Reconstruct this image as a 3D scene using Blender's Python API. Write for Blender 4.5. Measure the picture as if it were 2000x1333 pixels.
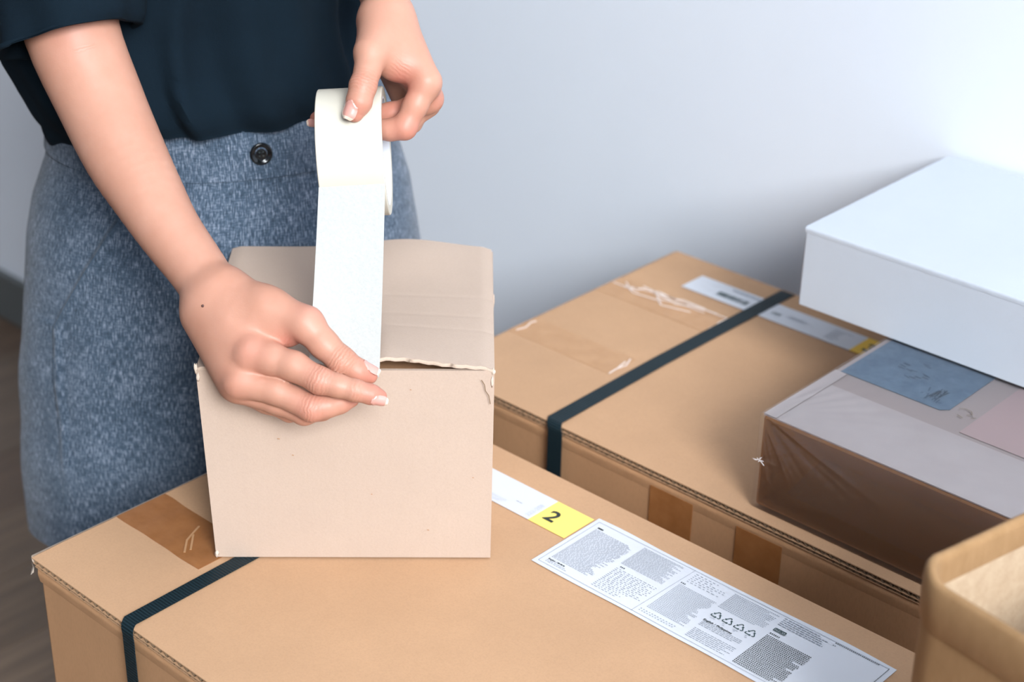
import bpy, bmesh, math, random
import numpy as np
from mathutils import Matrix, Vector

# ------------------------------------------------------------------ camera, world, light, exposure
for o in list(bpy.data.objects):
    bpy.data.objects.remove(o, do_unlink=True)
scene = bpy.context.scene
COL = scene.collection
H = 1.40                                    # eye height of the photographer above the floor
# X runs along the long side of the cartons, Y towards the wall, Z up
CR = np.array([0.7334, 0.6795, 0.0184]); CR /= np.linalg.norm(CR)       # camera right
CF = np.array([-0.5979, 0.6578, -0.4580]); CF /= np.linalg.norm(CF)     # camera forward
CD = np.cross(CF, CR); CD /= np.linalg.norm(CD)                          # camera down
CR = np.cross(CD, CF)
CAM = np.array([0.0, 0.0, H])
FPX = 3303.4
def at(x, y, d):                            # a point at distance d into the room
    return CAM + d * (CF + CR * (x - 1000) / FPX + CD * (y - 666.5) / FPX)
camd = bpy.data.cameras.new('camera'); cam = bpy.data.objects.new('camera', camd); COL.objects.link(cam)
camd.sensor_width = 36.0; camd.lens = FPX / 2000 * 36.0
camd.clip_start = 0.02; camd.clip_end = 50
mw = Matrix.Identity(4)
for i in range(3):
    mw[i][0] = CR[i]; mw[i][1] = -CD[i]; mw[i][2] = -CF[i]; mw[i][3] = CAM[i]
cam.matrix_world = mw
camd.dof.use_dof = True; camd.dof.focus_distance = 1.23; camd.dof.aperture_fstop = 5.6
scene.camera = cam

world = bpy.data.worlds.new('world'); scene.world = world; world.use_nodes = True
wb = world.node_tree.nodes['Background']
wb.inputs['Color'].default_value = (0.86, 0.93, 1.0, 1); wb.inputs['Strength'].default_value = 0.5

def area_light(name, loc, target, sx, sy, power, color):
    l = bpy.data.lights.new(name, 'AREA'); l.shape = 'RECTANGLE'; l.size = sx; l.size_y = sy
    l.energy = power; l.color = color
    o = bpy.data.objects.new(name, l); COL.objects.link(o); o.location = loc
    o.rotation_euler = (Vector(target) - Vector(loc)).to_track_quat('-Z', 'Y').to_euler()
    return o
area_light('window_daylight', (4.30, -2.45, 4.30), (-0.75, 0.75, 0.80), 3.2, 2.4, 900, (0.94, 0.975, 1.0))

vs = scene.view_settings
vs.view_transform = 'Standard'; vs.look = 'None'; vs.gamma = 1.0; vs.use_curve_mapping = False
vs.exposure = 0.30

# ------------------------------------------------------------------ helpers
rnd = random.Random(7)
def srgb(r, g, b):
    def c(v):
        v /= 255.0
        return v / 12.92 if v <= 0.04045 else ((v + 0.055) / 1.055) ** 2.4
    return (c(r), c(g), c(b), 1.0)

class NT:
    def __init__(self, name):
        self.m = bpy.data.materials.new(name); self.m.use_nodes = True
        self.t = self.m.node_tree; self.b = self.t.nodes['Principled BSDF']
    def n(self, kind, **kw):
        nd = self.t.nodes.new('ShaderNode' + kind)
        for k, v in kw.items():
            if k in nd.inputs: nd.inputs[k].default_value = v
            else: setattr(nd, k, v)
        return nd
    def l(self, a, b): self.t.links.new(a, b)
    def noise(self, vec, scale, detail=3.0, rough=0.6):
        nd = self.n('TexNoise', Scale=scale, Detail=detail, Roughness=rough)
        if vec is not None: self.l(vec, nd.inputs['Vector'])
        return nd.outputs['Fac']
    def mapped(self, src, scale, rot=(0, 0, 0)):
        mp = self.n('Mapping'); mp.inputs['Scale'].default_value = scale; mp.inputs['Rotation'].default_value = rot
        self.l(src, mp.inputs['Vector']); return mp.outputs['Vector']
    def ramp(self, fac, stops):
        r = self.n('ValToRGB'); e = r.color_ramp.elements
        while len(e) < len(stops): e.new(0.5)
        for el, (p, c) in zip(e, stops): el.position = p; el.color = c
        self.l(fac, r.inputs['Fac']); return r.outputs['Color']
    def mix(self, fac, a, b, blend='MIX'):
        m = self.n('Mix', data_type='RGBA', blend_type=blend)
        for s, v in ((0, fac), (6, a), (7, b)):
            if hasattr(v, 'links') or hasattr(v, 'is_linked'): self.l(v, m.inputs[s])
            else: m.inputs[s].default_value = v
        return m.outputs[2]
    def math(self, op, a, b=0.0, c=0.0):
        m = self.n('Math', operation=op)
        for i, v in enumerate((a, b, c)):
            if hasattr(v, 'is_linked'): self.l(v, m.inputs[i])
            else: m.inputs[i].default_value = v
        return m.outputs[0]
    def coord(self, which='Object'):
        return self.n('TexCoord').outputs[which]
    def bump(self, h, strength, dist=0.001):
        b = self.n('Bump'); b.inputs['Strength'].default_value = strength; b.inputs['Distance'].default_value = dist
        self.l(h, b.inputs['Height']); self.l(b.outputs['Normal'], self.b.inputs['Normal'])
    def set(self, col=None, rough=None, **kw):
        if col is not None:
            if hasattr(col, 'is_linked'): self.l(col, self.b.inputs['Base Color'])
            else: self.b.inputs['Base Color'].default_value = col
        if rough is not None: self.b.inputs['Roughness'].default_value = rough
        for k, v in kw.items(): self.b.inputs[k].default_value = v
        return self

def plain(name, rgb, rough=0.6, **kw):
    t = NT(name); t.set(srgb(*rgb), rough, **kw); return t.m

def kraft(name, rgb, var=0.10, rough=0.82, speck=0.25, streak=(1, 1, 1), lines=0.0):
    t = NT(name); co = t.coord()
    c = srgb(*rgb)
    dark = tuple(v * (1 - var) for v in c[:3]) + (1,); light = tuple(min(1, v * (1 + var)) for v in c[:3]) + (1,)
    big = t.noise(t.mapped(co, streak), 9, 4, 0.65)
    col = t.ramp(big, [(0.3, dark), (0.7, light)])
    fine = t.noise(t.mapped(co, streak), 650, 3, 0.7)
    col = t.mix(t.math('MULTIPLY', t.ramp(fine, [(0.42, (0, 0, 0, 1)), (0.75, (1, 1, 1, 1))]), speck), col, tuple(v * 0.62 for v in c[:3]) + (1,))
    t.set(col, rough); t.b.inputs['Specular IOR Level'].default_value = 0.25
    h = t.noise(t.mapped(co, streak), 420, 3, 0.6)
    if lines:
        w = t.n('TexWave', Scale=lines, Distortion=0.6, Detail=1.0); w.bands_direction = 'X'
        t.l(co, w.inputs['Vector']); h = t.math('ADD', h, t.math('MULTIPLY', w.outputs['Fac'], 0.12))
    t.bump(h, 0.18, 0.0006)
    return t.m

def link(name, me, mat=None, parent=None, smooth=False, label=None):
    o = bpy.data.objects.new(name, me); COL.objects.link(o)
    if mat is not None:
        for m in (mat if isinstance(mat, (list, tuple)) else [mat]): me.materials.append(m)
    if parent is not None: o.parent = parent
    if smooth:
        for p in me.polygons: p.use_smooth = True
    if label: o['label'] = label
    return o
def mesh(name, verts, faces, mat=None, parent=None, smooth=False, label=None):
    me = bpy.data.meshes.new(name); me.from_pydata([tuple(map(float, v)) for v in verts], [], [tuple(map(int, f)) for f in faces]); me.update()
    return link(name, me, mat, parent, smooth, label)
def thing(name, label, cat, loc=(0, 0, 0), rotz=0.0, group=None):
    o = bpy.data.objects.new(name, None); COL.objects.link(o); o.empty_display_size = 0.05
    o.location = loc; o.rotation_euler = (0, 0, rotz); o['label'] = label; o['category'] = cat
    if group: o['group'] = group
    return o
def tag(o, label, cat, group=None):
    o['label'] = label; o['category'] = cat
    if group: o['group'] = group
    return o
def bm_box(bm, x0, x1, y0, y1, z0, z1):
    v = [bm.verts.new(p) for p in ((x0, y0, z0), (x1, y0, z0), (x1, y1, z0), (x0, y1, z0), (x0, y0, z1), (x1, y0, z1), (x1, y1, z1), (x0, y1, z1))]
    return [bm.faces.new([v[i] for i in f]) for f in ((3, 2, 1, 0), (4, 5, 6, 7), (0, 1, 5, 4), (1, 2, 6, 5), (2, 3, 7, 6), (3, 0, 4, 7))]
def box(name, b, mat, parent=None, bevel=0.0, seg=2, label=None):
    bm = bmesh.new(); bm_box(bm, *b)
    if bevel: bmesh.ops.bevel(bm, geom=bm.edges[:], offset=bevel, segments=seg, profile=0.5, affect='EDGES')
    me = bpy.data.meshes.new(name); bm.to_mesh(me); bm.free()
    o = link(name, me, mat, parent, False, label)
    return o
def grid_faces(nu, nv, close_u=False):
    f = []
    for j in range(nv - 1):
        for i in range(nu if close_u else nu - 1):
            i2 = (i + 1) % nu
            f.append((j * nu + i, j * nu + i2, (j + 1) * nu + i2, (j + 1) * nu + i))
    return f
def solidify(o, t, off=-1):
    m = o.modifiers.new('thickness', 'SOLIDIFY'); m.thickness = t; m.offset = off
    e = o.modifiers.new('hard_edges', 'EDGE_SPLIT'); e.split_angle = 0.9
    return o
def sheet(name, pts, nu, nv, mat, parent, t=0.0, smooth=True, label=None, off=-1):
    o = mesh(name, pts, grid_faces(nu, nv), mat, parent, smooth, label)
    if t: solidify(o, t, off)
    return o
def ribbon(name, path, side, w, mat, parent, t=0.0006):
    """a strap swept along path, its width along side"""
    s = np.array(side, float); pts = []
    for p in path: pts.append(np.array(p) - s * w / 2); pts.append(np.array(p) + s * w / 2)
    n = len(path); me = bpy.data.meshes.new(name)
    me.from_pydata([tuple(map(float, v)) for v in pts], [], [(2 * i, 2 * i + 1, 2 * i + 3, 2 * i + 2) for i in range(n - 1)]); me.update()
    uvl = me.uv_layers.new(name='UVMap'); L = [0.0]
    for i in range(1, n): L.append(L[-1] + float(np.linalg.norm(np.array(path[i]) - np.array(path[i - 1]))))
    for p in me.polygons:
        for li in p.loop_indices:
            vi = me.loops[li].vertex_index; uvl.data[li].uv = (L[vi // 2], w * (vi % 2))
    o = link(name, me, mat, parent, True); solidify(o, t, 0); return o
_font = {}
def text_geo(s, size, bold=0.0):
    cu = bpy.data.curves.new('tmp', 'FONT'); cu.body = s; cu.size = size; cu.offset = bold; cu.resolution_u = 3
    ob = bpy.data.objects.new('tmp', cu); COL.objects.link(ob)
    dg = bpy.context.evaluated_depsgraph_get(); me = bpy.data.meshes.new_from_object(ob.evaluated_get(dg))
    V = [tuple(v.co) for v in me.vertices]; F = [tuple(p.vertices) for p in me.polygons]
    bpy.data.objects.remove(ob); bpy.data.curves.remove(cu); bpy.data.meshes.remove(me)
    return V, F
class Flat:
    """flat print collected as one thin mesh"""
    def __init__(self): self.v = []; self.f = []
    def quad(self, x0, y0, x1, y1, z=0.0):
        n = len(self.v); self.v += [(x0, y0, z), (x1, y0, z), (x1, y1, z), (x0, y1, z)]; self.f.append((n, n + 1, n + 2, n + 3))
    def poly(self, pts, z=0.0):
        n = len(self.v); self.v += [(x, y, z) for x, y in pts]; self.f.append(tuple(range(n, n + len(pts))))
    def stroke(self, pts, w, z=0.0):
        for (xa, ya), (xb, yb) in zip(pts[:-1], pts[1:]):
            dx, dy = xb - xa, yb - ya; L = math.hypot(dx, dy) or 1; nx, ny = -dy / L * w / 2, dx / L * w / 2
            self.poly([(xa - nx, ya - ny), (xb - nx, yb - ny), (xb + nx, yb + ny), (xa + nx, ya + ny)], z)
    def text(self, s, x, y, size, rot=0.0, bold=0.0, sx=1.0, z=0.0):
        V, F = text_geo(s, size, bold); n = len(self.v); c, q = math.cos(rot), math.sin(rot)
        self.v += [(x + c * a * sx - q * b, y + q * a * sx + c * b, z) for a, b, _ in V]; self.f += [tuple(i + n for i in f) for f in F]
    def rows(self, x0, y0, x1, y1, pitch, h, words=(0.001, 0.004), gap=0.0006, ragged=0.2, cjk=False):
        y = y1 - h
        while y > y0:
            x = x0; end = x1 - (rnd.random() * ragged * (x1 - x0) if rnd.random() < 0.5 else 0)
            while x < end:
                w = 0.00085 * rnd.uniform(0.8, 1.2) if cjk else rnd.uniform(*words)
                w = min(w, end - x)
                if w > 0.0003: self.quad(x, y, x + w, y + h)
                x += w + gap * rnd.uniform(0.8, 1.4)
            y -= pitch
    def build(self, name, mat, parent, loc, stuff=False):
        o = mesh(name, self.v, self.f, mat, parent); o.location = loc
        if stuff: o['kind'] = 'stuff'
        return o

# ------------------------------------------------------------------ materials
M = {}
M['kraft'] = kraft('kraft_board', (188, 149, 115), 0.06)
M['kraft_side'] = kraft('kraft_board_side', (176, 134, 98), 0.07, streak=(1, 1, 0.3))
M['kraft_pale'] = kraft('pale_kraft_board', (186, 165, 149), 0.03, speck=0.14, lines=38)
M['kraft_pale_edge'] = kraft('pale_kraft_edge', (204, 184, 166), 0.05)
M['kraft_inner'] = kraft('kraft_inner', (176, 134, 100), 0.06)
M['flute'] = kraft('corrugated_flute', (120, 98, 76), 0.15)
M['torn'] = kraft('torn_paper', (206, 190, 174), 0.08)
M['paper'] = plain('label_paper', (206, 208, 214), 0.55)
M['yellow'] = plain('label_yellow', (247, 222, 112), 0.55)
M['yellow_deep'] = plain('label_deep_yellow', (236, 190, 52), 0.55)
M['ink'] = plain('ink_black', (34, 44, 42), 0.6)
M['ink_grey'] = plain('ink_grey', (138, 144, 154), 0.6)
M['ink_pale'] = plain('ink_pale', (190, 196, 206), 0.6)
M['ink_green'] = plain('ink_dark_green', (38, 66, 66), 0.6)
M['blue_print'] = plain('blue_print', (24, 96, 168), 0.5)
t = NT('packing_tape'); t.set(t.ramp(t.noise(t.coord(), 60, 3), [(0.3, srgb(140, 90, 50)), (0.7, srgb(156, 104, 62))]), 0.26); t.b.inputs['Coat Weight'].default_value = 0.25; t.bump(t.noise(t.coord(), 90, 3), 0.12, 0.001); M['pack_tape'] = t.m
t = NT('clear_tape'); t.set(t.ramp(t.noise(t.coord(), 60, 3), [(0.3, srgb(178, 134, 94)), (0.7, srgb(188, 144, 104))]), 0.38); M['clear_tape'] = t.m
M['scuff'] = plain('tape_scuff', (232, 214, 202), 0.5)
t = NT('woven_strap'); uvc = t.coord('UV')
w = t.n('TexWave', Scale=125.0, Distortion=0.0, Detail=0.0); w.bands_direction = 'X'; t.l(uvc, w.inputs['Vector'])
t.set(t.ramp(w.outputs['Fac'], [(0.2, srgb(12, 26, 31)), (0.9, srgb(26, 44, 51))]), 0.5); t.b.inputs['Specular IOR Level'].default_value = .25; t.bump(w.outputs['Fac'], 0.6, 0.0006); M['strap'] = t.m
t = NT('wall_paint'); t.set(t.ramp(t.noise(t.coord(), 3, 3), [(0.3, srgb(226, 232, 241)), (0.7, srgb(230, 236, 244))]), 0.7); t.bump(t.noise(t.coord(), 120, 4), 0.05, 0.001); M['wall'] = t.m
M['grey_wall'] = plain('grey_wall_paint', (118, 120, 124), .8)
M['baseboard'] = plain('baseboard_paint', (92, 96, 96), 0.5)
M['white_card'] = kraft('white_card', (189, 195, 204), 0.02, rough=0.6, speck=0.04)
def plank_mat(i, rgb):
    t = NT('floor_plank_%d' % i); co = t.mapped(t.coord(), (14, 0.9, 1))
    c = srgb(*rgb); n = t.noise(co, 4, 5, 0.65)
    t.set(t.ramp(n, [(0.3, tuple(v * .7 for v in c[:3]) + (1,)), (0.7, tuple(min(1, v * 1.25) for v in c[:3]) + (1,))]), 0.45); t.bump(n, 0.15, 0.001)
    return t.m
M['planks'] = [plank_mat(i, c) for i, c in enumerate(((100, 82, 66), (90, 72, 58), (110, 91, 74), (96, 80, 66)))]
M['tape_roll'] = NT('masking_tape').set(srgb(204, 198, 183), 0.55).m
t = NT('masking_tape_strip'); n = t.noise(t.mapped(t.coord(), (1, 1, 1)), 420, 4, 0.7)
t.set(t.ramp(n, [(0.3, srgb(168, 168, 164)), (0.7, srgb(178, 178, 174))]), 0.6); t.bump(n, 0.25, 0.0006); M['tape_strip'] = t.m
M['core'] = plain('tape_core_paper', (238, 242, 248), 0.6)
M['button'] = NT('button_plastic').set(srgb(6, 12, 16), 0.12).m

# ------------------------------------------------------------------ setting: floor, wall, baseboard
WALL_Y = 1.432
wall = mesh('wall_back', [(-5, WALL_Y, 0), (5.4, WALL_Y, 0), (5.4, WALL_Y, 5.6), (-5, WALL_Y, 5.6), (-5, WALL_Y + .1, 0), (5.4, WALL_Y + .1, 0), (5.4, WALL_Y + .1, 5.6), (-5, WALL_Y + .1, 5.6)],
            [(0, 1, 2, 3), (7, 6, 5, 4), (0, 4, 5, 1), (3, 2, 6, 7), (0, 3, 7, 4), (1, 5, 6, 2)], M['wall']); wall['kind'] = 'structure'
for nm, b_ in (('wall_left', (-5.1, -5.0, -3.0, WALL_Y, 0, 5.6)), ('wall_right', (5.4, 5.5, -3.0, WALL_Y + .1, 0, 5.6)), ('wall_front', (-5.1, 5.5, -3.1, -3.0, 0, 5.6)), ('ceiling', (-5.1, 5.5, -3.1, WALL_Y + .1, 5.6, 5.7))):
    box(nm, b_, M['wall'] if nm in ('ceiling', 'wall_right') else M['grey_wall'])['kind'] = 'structure'
bb = box('baseboard_back', (-5, 5.4, WALL_Y - .014, WALL_Y, 0, .095), M['baseboard'], None, .003); bb['kind'] = 'structure'
floor = box('floor', (-5, 5.4, -3.0, WALL_Y, -.06, -.012), M['planks'][1]); floor['kind'] = 'structure'
pw = 0.145; plank_me = []
for k in range(4):
    bm = bmesh.new(); bm_box(bm, 0.0008, pw - 0.0008, 0, 1.478, -.012, 0)
    me = bpy.data.meshes.new('plank'); bm.to_mesh(me); bm.free(); me.materials.append(M['planks'][k]); plank_me.append(me)
nx = int(5.6 / pw)
for i in range(nx):
    off = (i * 0.53) % 1.48
    for j in range(3):
        o = bpy.data.objects.new('plank', plank_me[(i * 7 + j * 3 + (i * i) % 5) % 4]); COL.objects.link(o); o.parent = floor
        o.location = (-4.6 + i * pw, WALL_Y - 4.42 + j * 1.48 + 0 * off, 0)

# ------------------------------------------------------------------ large cartons
def corrugation(name, parent, x0, x1, y, z_top, hgt, wl, depth, mat, jitter=0.0):
    """a wavy flute layer seen from its cut edge, running along x"""
    n = int((x1 - x0) / wl * 8); pts = []
    for i in range(n + 1):
        x = x0 + (x1 - x0) * i / n; ph = 2 * math.pi * (x - x0) / wl
        z = z_top - hgt * (0.5 - 0.5 * math.cos(ph)) * 0.92 - 0.0002
        yy = y + jitter * math.sin(ph * 0.37) * 0.5
        pts.append((x, yy, z))
    V = [p for p in pts] + [(p[0], p[1] + depth, p[2]) for p in pts]
    F = [(i, i + 1, n + 2 + i, n + 1 + i) for i in range(n)]
    o = mesh(name, V, F, mat, parent, True); solidify(o, 0.0005, 0); return o

def strap_path(x, y0, y1, zt, zb, r=0.007, lift=0.0012):
    e = y0 - .0030
    p = [(x + .009, e, zb)] + [(x + .009, e, zt - .30 + k * (.30 - r) / 10) for k in range(11)]
    for k in range(1, 10):
        a = k / 10 * math.pi / 2
        p.append((x + .009 - .006 * k / 10, e + r * (1 - math.cos(a)), zt + lift - r + r * math.sin(a)))
    for k in range(13): p.append((x + .003 * max(0, 1 - k / 5), e + r + (y1 - e - r - .004) * k / 12, zt + lift))
    p += [(x, y1 + .0015, zt - .004), (x, y1 + .0018, zt - .05), (x, y1 + .0018, zb)]
    return p

def big_carton(label, y0, y1, x0, x1, zt):
    root = thing('shipping_carton', label, 'carton', ((x0 + x1) / 2, (y0 + y1) / 2, 0))
    ox, oy = (x0 + x1) / 2, (y0 + y1) / 2
    X0, X1, Y0, Y1 = x0 - ox, x1 - ox, y0 - oy, y1 - oy
    # body below the lid, slightly bulged walls
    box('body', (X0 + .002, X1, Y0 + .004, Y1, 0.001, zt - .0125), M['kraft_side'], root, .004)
    # crushed rounded rim of the side wall under the lid
    n = 160; pts = []
    for i in range(n + 1):
        x = X0 + .002 + (X1 - X0 - .002) * i / n
        j = .0011 * math.sin(i * .9) + .0008 * math.sin(i * 2.3 + 1)
        for (dy, dz) in ((.0005, -.024), (-.0008, -.017), (-.0006 + j * .5, -.0125 + j * .4), (.0035, -.0105 + j * .6), (.009, -.0112)):
            pts.append((x, Y0 + .0035 + dy, zt + dz))
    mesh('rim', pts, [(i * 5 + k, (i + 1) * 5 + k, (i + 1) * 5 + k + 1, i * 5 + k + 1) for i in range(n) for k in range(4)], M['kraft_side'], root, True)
    # lid: two outer liners with two layers of fluting between them
    sheet_pts = []; nu, nv = 60, 14
    for j in range(nv):
        for i in range(nu):
            a, b = i / (nu - 1), j / (nv - 1)
            x = X0 + (X1 - X0) * a; y = Y0 + .0005 + (Y1 - Y0 - .0005) * b
            z = zt - .0009 * math.exp(-((b) / .03) ** 2) + .0004 * math.sin(a * 21 + b * 4)* b*(1-b)
            if i == 0: x -= .0003 * math.sin(j * 5.6)
            sheet_pts.append((x, y, z))
    sheet('lid', sheet_pts, nu, nv, M['kraft'], root, .0010)
    box('lid_core', (X0 + .001, X1, Y0 + .006, Y1 - .001, zt - .0123, zt - .0011), M['flute'], root)
    corrugation('corrugated_edge', root, X0 + .001, X1, Y0 + .0008, zt - .0009, .0042, .0078, .006, M['flute'])
    box('middle_liner', (X0 + .001, X1, Y0 + .0006, Y1 - .01, zt - .0059, zt - .0052), M['kraft'], root)
    corrugation('corrugated_edge', root, X0 + .001, X1, Y0 + .0022, zt - .0059, .0032, .0061, .005, M['flute'], .001)
    box('lower_liner', (X0 + .001, X1, Y0 + .0018, Y1 - .01, zt - .0098, zt - .0091), M['kraft'], root)
    # end fold: pale rounded paper edge on the short side
    n = 90; pts = []
    for i in range(n + 1):
        y = Y0 + .002 + (Y1 - Y0 - .004) * i / n
        j = .0005 * math.sin(i * 2.7) + .0004 * math.sin(i * 5.1)
        for a in range(7):
            th = math.pi * (a / 6) * 1.05
            pts.append((X0 + .0005 - .0036 * math.sin(th) + j * .6, y, zt - .0035 + .0042 * math.cos(th) + j * .5))
    mesh('end_fold', pts, [(i * 7 + k, i * 7 + k + 1, (i + 1) * 7 + k + 1, (i + 1) * 7 + k) for i in range(n) for k in range(6)], M['kraft_pale_edge'], root, True, label='pale rounded paper fold along the short edge of the lid')
    # torn corner tab
    mesh('torn_corner', [(X0 - .002, Y0 + .001, zt - .006), (X0 + .004, Y0 - .0008, zt - .007), (X0 + .0035, Y0 - .0012, zt - .012), (X0 - .0005, Y0 - .002, zt - .016), (X0 - .0034, Y0 + .001, zt - .014), (X0 - .0032, Y0 + .002, zt - .012)],
         [(0, 1, 2, 3, 4, 5)], M['torn'], root)
    return root, ox, oy
ZA = H - .7484
A, AX, AY = big_carton('large brown carton under the small box, with yellow sticker reading 2 and printed white sheet', .549, .9205, -.993, -.045, ZA)
B, BX, BY = big_carton('large brown carton by the wall, with black strap, wrapped package lying on top', .985, 1.357, -.995, -.045, ZA)
so = ribbon('strap', strap_path(-.874 - AX, .549 - AY, .9205 - AY, ZA, .002), (1, 0, 0), .0135, M['strap'], A); so['label'] = 'black woven packing strap with fine ribs'
so = ribbon('strap', strap_path(-.848 - BX, .985 - BY, 1.357 - BY, ZA, .002), (1, 0, 0), .0165, M['strap'], B); so['label'] = 'black flat packing strap running back towards the wall'

def sticker(name, parent, px, py, x0, x1, y0, y1, mat, z, t=.0003, label=None, wavy=0.0, nu=40):
    pts = []; nv = 5
    for j in range(nv):
        for i in range(nu):
            a = i / (nu - 1); b = j / (nv - 1)
            x = x0 + (x1 - x0) * a; y = y0 + (y1 - y0) * b + wavy * (math.sin(a * 9.3 + .6) * .6 + math.sin(a * 17) * .35) * (1 if b > .5 else -.6) * abs(b - .5) * 2
            pts.append((x - px, y - py, z + t + wavy * .12 * (1 + math.sin(a * 23))))
    o = sheet(name, pts, nu, nv, mat, parent, t, True, label); return o
# stickers on carton A
LX, LY = -.7145, .8137
zs = ZA + .0006
st = sticker('printed_sheet', A, AX, AY, LX, LX + .2755, LY, LY + .0805, M['paper'], zs, label='white sheet of fine print with four recycling marks', wavy=.0011)
ws = sticker('address_label', A, AX, AY, -.905, -.7548, .8538, .8905, M['paper'], zs, label='white paper strip with faint print')
ys = sticker('number_sticker', A, AX, AY, -.7548, -.7165, .8538, .8905, M['yellow'], zs, label='yellow square printed with the number 2')
P = Flat(); P.text('2', -.7484, .8632, .0212, 0, .00045, 1.06); P.build('number_print', M['ink'], ys, (-AX, -AY, zs + .0007))
P = Flat(); P.text('222-258', -.7572, .8568, .0062, math.pi / 2); P.rows(-.806, .8565, -.785, .8625, .0017, .0005); P.build('faint_print', M['ink_pale'], ws, (-AX, -AY, zs + .0007), True)
P = Flat(); P.rows(-.7795, .8662, -.7735, .8676, .0012, .0006); P.build('small_print', M['ink_grey'], ws, (-AX, -AY, zs + .0007), True)
P = Flat()      # pale frame and the fine text columns
fr = (.004, .0035, .2715, .0765)
for a in (((fr[0], fr[1]), (fr[2], fr[1])), ((fr[0], fr[1]), (fr[0], fr[3])), ((fr[0], fr[3]), (fr[2], fr[3]))): P.stroke(a, .00035)
P.stroke(((.0965, .003), (.1, .077)), .0003)
P.rows(.0085, .0135, .0475, .0665, .00158, .00062, (.0012, .0042))
P.rows(.0085, .0050, .030, .0085, .0016, .0005, (.0012, .004))
P.rows(.0525, .0435, .0925, .0735, .00135, .0005, (.001, .0034), .0005)
P.rows(.0540, .0055, .0940, .0375, .0021, .0006, (.001, .0032), .0014, .5)
P.rows(.1020, .0135, .1365, .0545, .0017, .0008, cjk=True)
P.rows(.1035, .0595, .1350, .0735, .0024, .0006, (.0008, .003), .0016, .5)
P.rows(.1000, .0060, .1340, .0105, .0022, .0009, (.0008, .0012), .0014)
P.rows(.1400, .0515, .1800, .0735, .0019, .0009, cjk=True)
P.rows(.1425, .0235, .1780, .0300, .0017, .0006, (.0014, .004))
P.rows(.1430, .0060, .1800, .0195, .0019, .0006, (.0014, .0044))
P.rows(.1845, .0640, .2230, .0745, .0023, .0008, (.0016, .004))
P.build('fine_print', M['ink_grey'], st, (LX - AX, LY - AY, zs + .0008), True)
P = Flat()
P.rows(.1862, .0060, .2250, .0490, .0019, .00105, cjk=True)
P.quad(.0085, .0685, .0140, .0702); P.rows(.0555, .0395, .0600, .0411, .003, .0013, cjk=True); P.rows(.1015, .0555, .1065, .0575, .003, .0014, cjk=True)
P.rows(.2275, .0735, .2660, .0757, .003, .0009, cjk=True); P.rows(.2275, .0712, .2300, .0722, .003, .0008, cjk=True)
P.rows(.1866, .0505, .1955, .0528, .004, .0016, cjk=True)
P.text('English /', .0085, .0096, .0024, 0, .00006, 1.05); P.rows(.0175, .0094, .0245, .0112, .004, .0013, (.002, .003), .0005, 0)
P.text('English / Philippines', .1418, .0308, .0030, 0, .00008, 1.08)
P.stroke(((.2715, .0035), (.2715, .0765)), .0004)
P.build('bold_print', M['ink'], st, (LX - AX, LY - AY, zs + .0009), True)
P = Flat()      # four recycling triangles and the small framed logo
for cx in (.1462, .1564, .1667, .1769):
    cy = .0424; T = [(cx, cy + .0046), (cx - .0045, cy - .0030), (cx + .0045, cy - .0030)]
    for k in range(3):
        pv, vv, nx3 = T[(k + 2) % 3], T[k], T[(k + 1) % 3]
        lerp = lambda p, q, f: (p[0] + (q[0] - p[0]) * f, p[1] + (q[1] - p[1]) * f)
        q = lerp(vv, nx3, .50)
        P.stroke([lerp(vv, pv, .26), lerp(vv, pv, .12), lerp(vv, nx3, .12), q], .0008)
        dx, dy = nx3[0] - vv[0], nx3[1] - vv[1]; L = math.hypot(dx, dy); dx /= L; dy /= L
        P.poly([(q[0] - dy * .0012, q[1] + dx * .0012), (q[0] + dx * .0016, q[1] + dy * .0016), (q[0] + dy * .0012, q[1] - dx * .0012)])
x0, y0, x1, y1 = .1862, .0565, .1958, .0598
P.stroke([(x0, y0), (x1, y0), (x1, y1), (x0, y1), (x0, y0)], .0007); P.text('DHKC', x0 + .0008, y0 + .0007, .0031, 0, .00012, .98)
P.build('recycling_marks', M['ink_green'], st, (LX - AX, LY - AY, zs + .0009))
P = Flat()
for cx, s1, s2 in ((.1448, 'LDPE', ''), (.1558, 'PP', 'PP'), (.1655, 'LDPE', 'PP'), (.176, 'PP', 'PP')):
    P.text(s1, cx - .001, .0362, .0019); P.text(s2, cx, .0344, .0019)
P.build('resin_codes', M['ink_grey'], st, (LX - AX, LY - AY, zs + .0009), True)
# brown tape with its wrinkled end on carton A
tp = sticker('packing_tape', A, AX, AY, -.9925, -.888, .6275, .6745, M['pack_tape'], ZA + .0001, label='glossy brown tape patch beside the small box', wavy=.0008)
def crinkle(name, parent, px, py, pts, w, z, mat=None):
    for a in pts:
        P = Flat(); P.stroke([(x - px, y - py) for x, y in a], w)
        o = P.build(name, mat or M['scuff'], parent, (0, 0, z)); solidify(o, .0004, 1)
crinkle('tape_wrinkle', tp, AX, AY, [[(-.9335, .664), (-.928, .652), (-.9245, .645), (-.9125, .6335)], [(-.9275, .6535), (-.921, .6475), (-.912, .639)]], .0016, ZA + .0011, M['clear_tape'])
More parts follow.
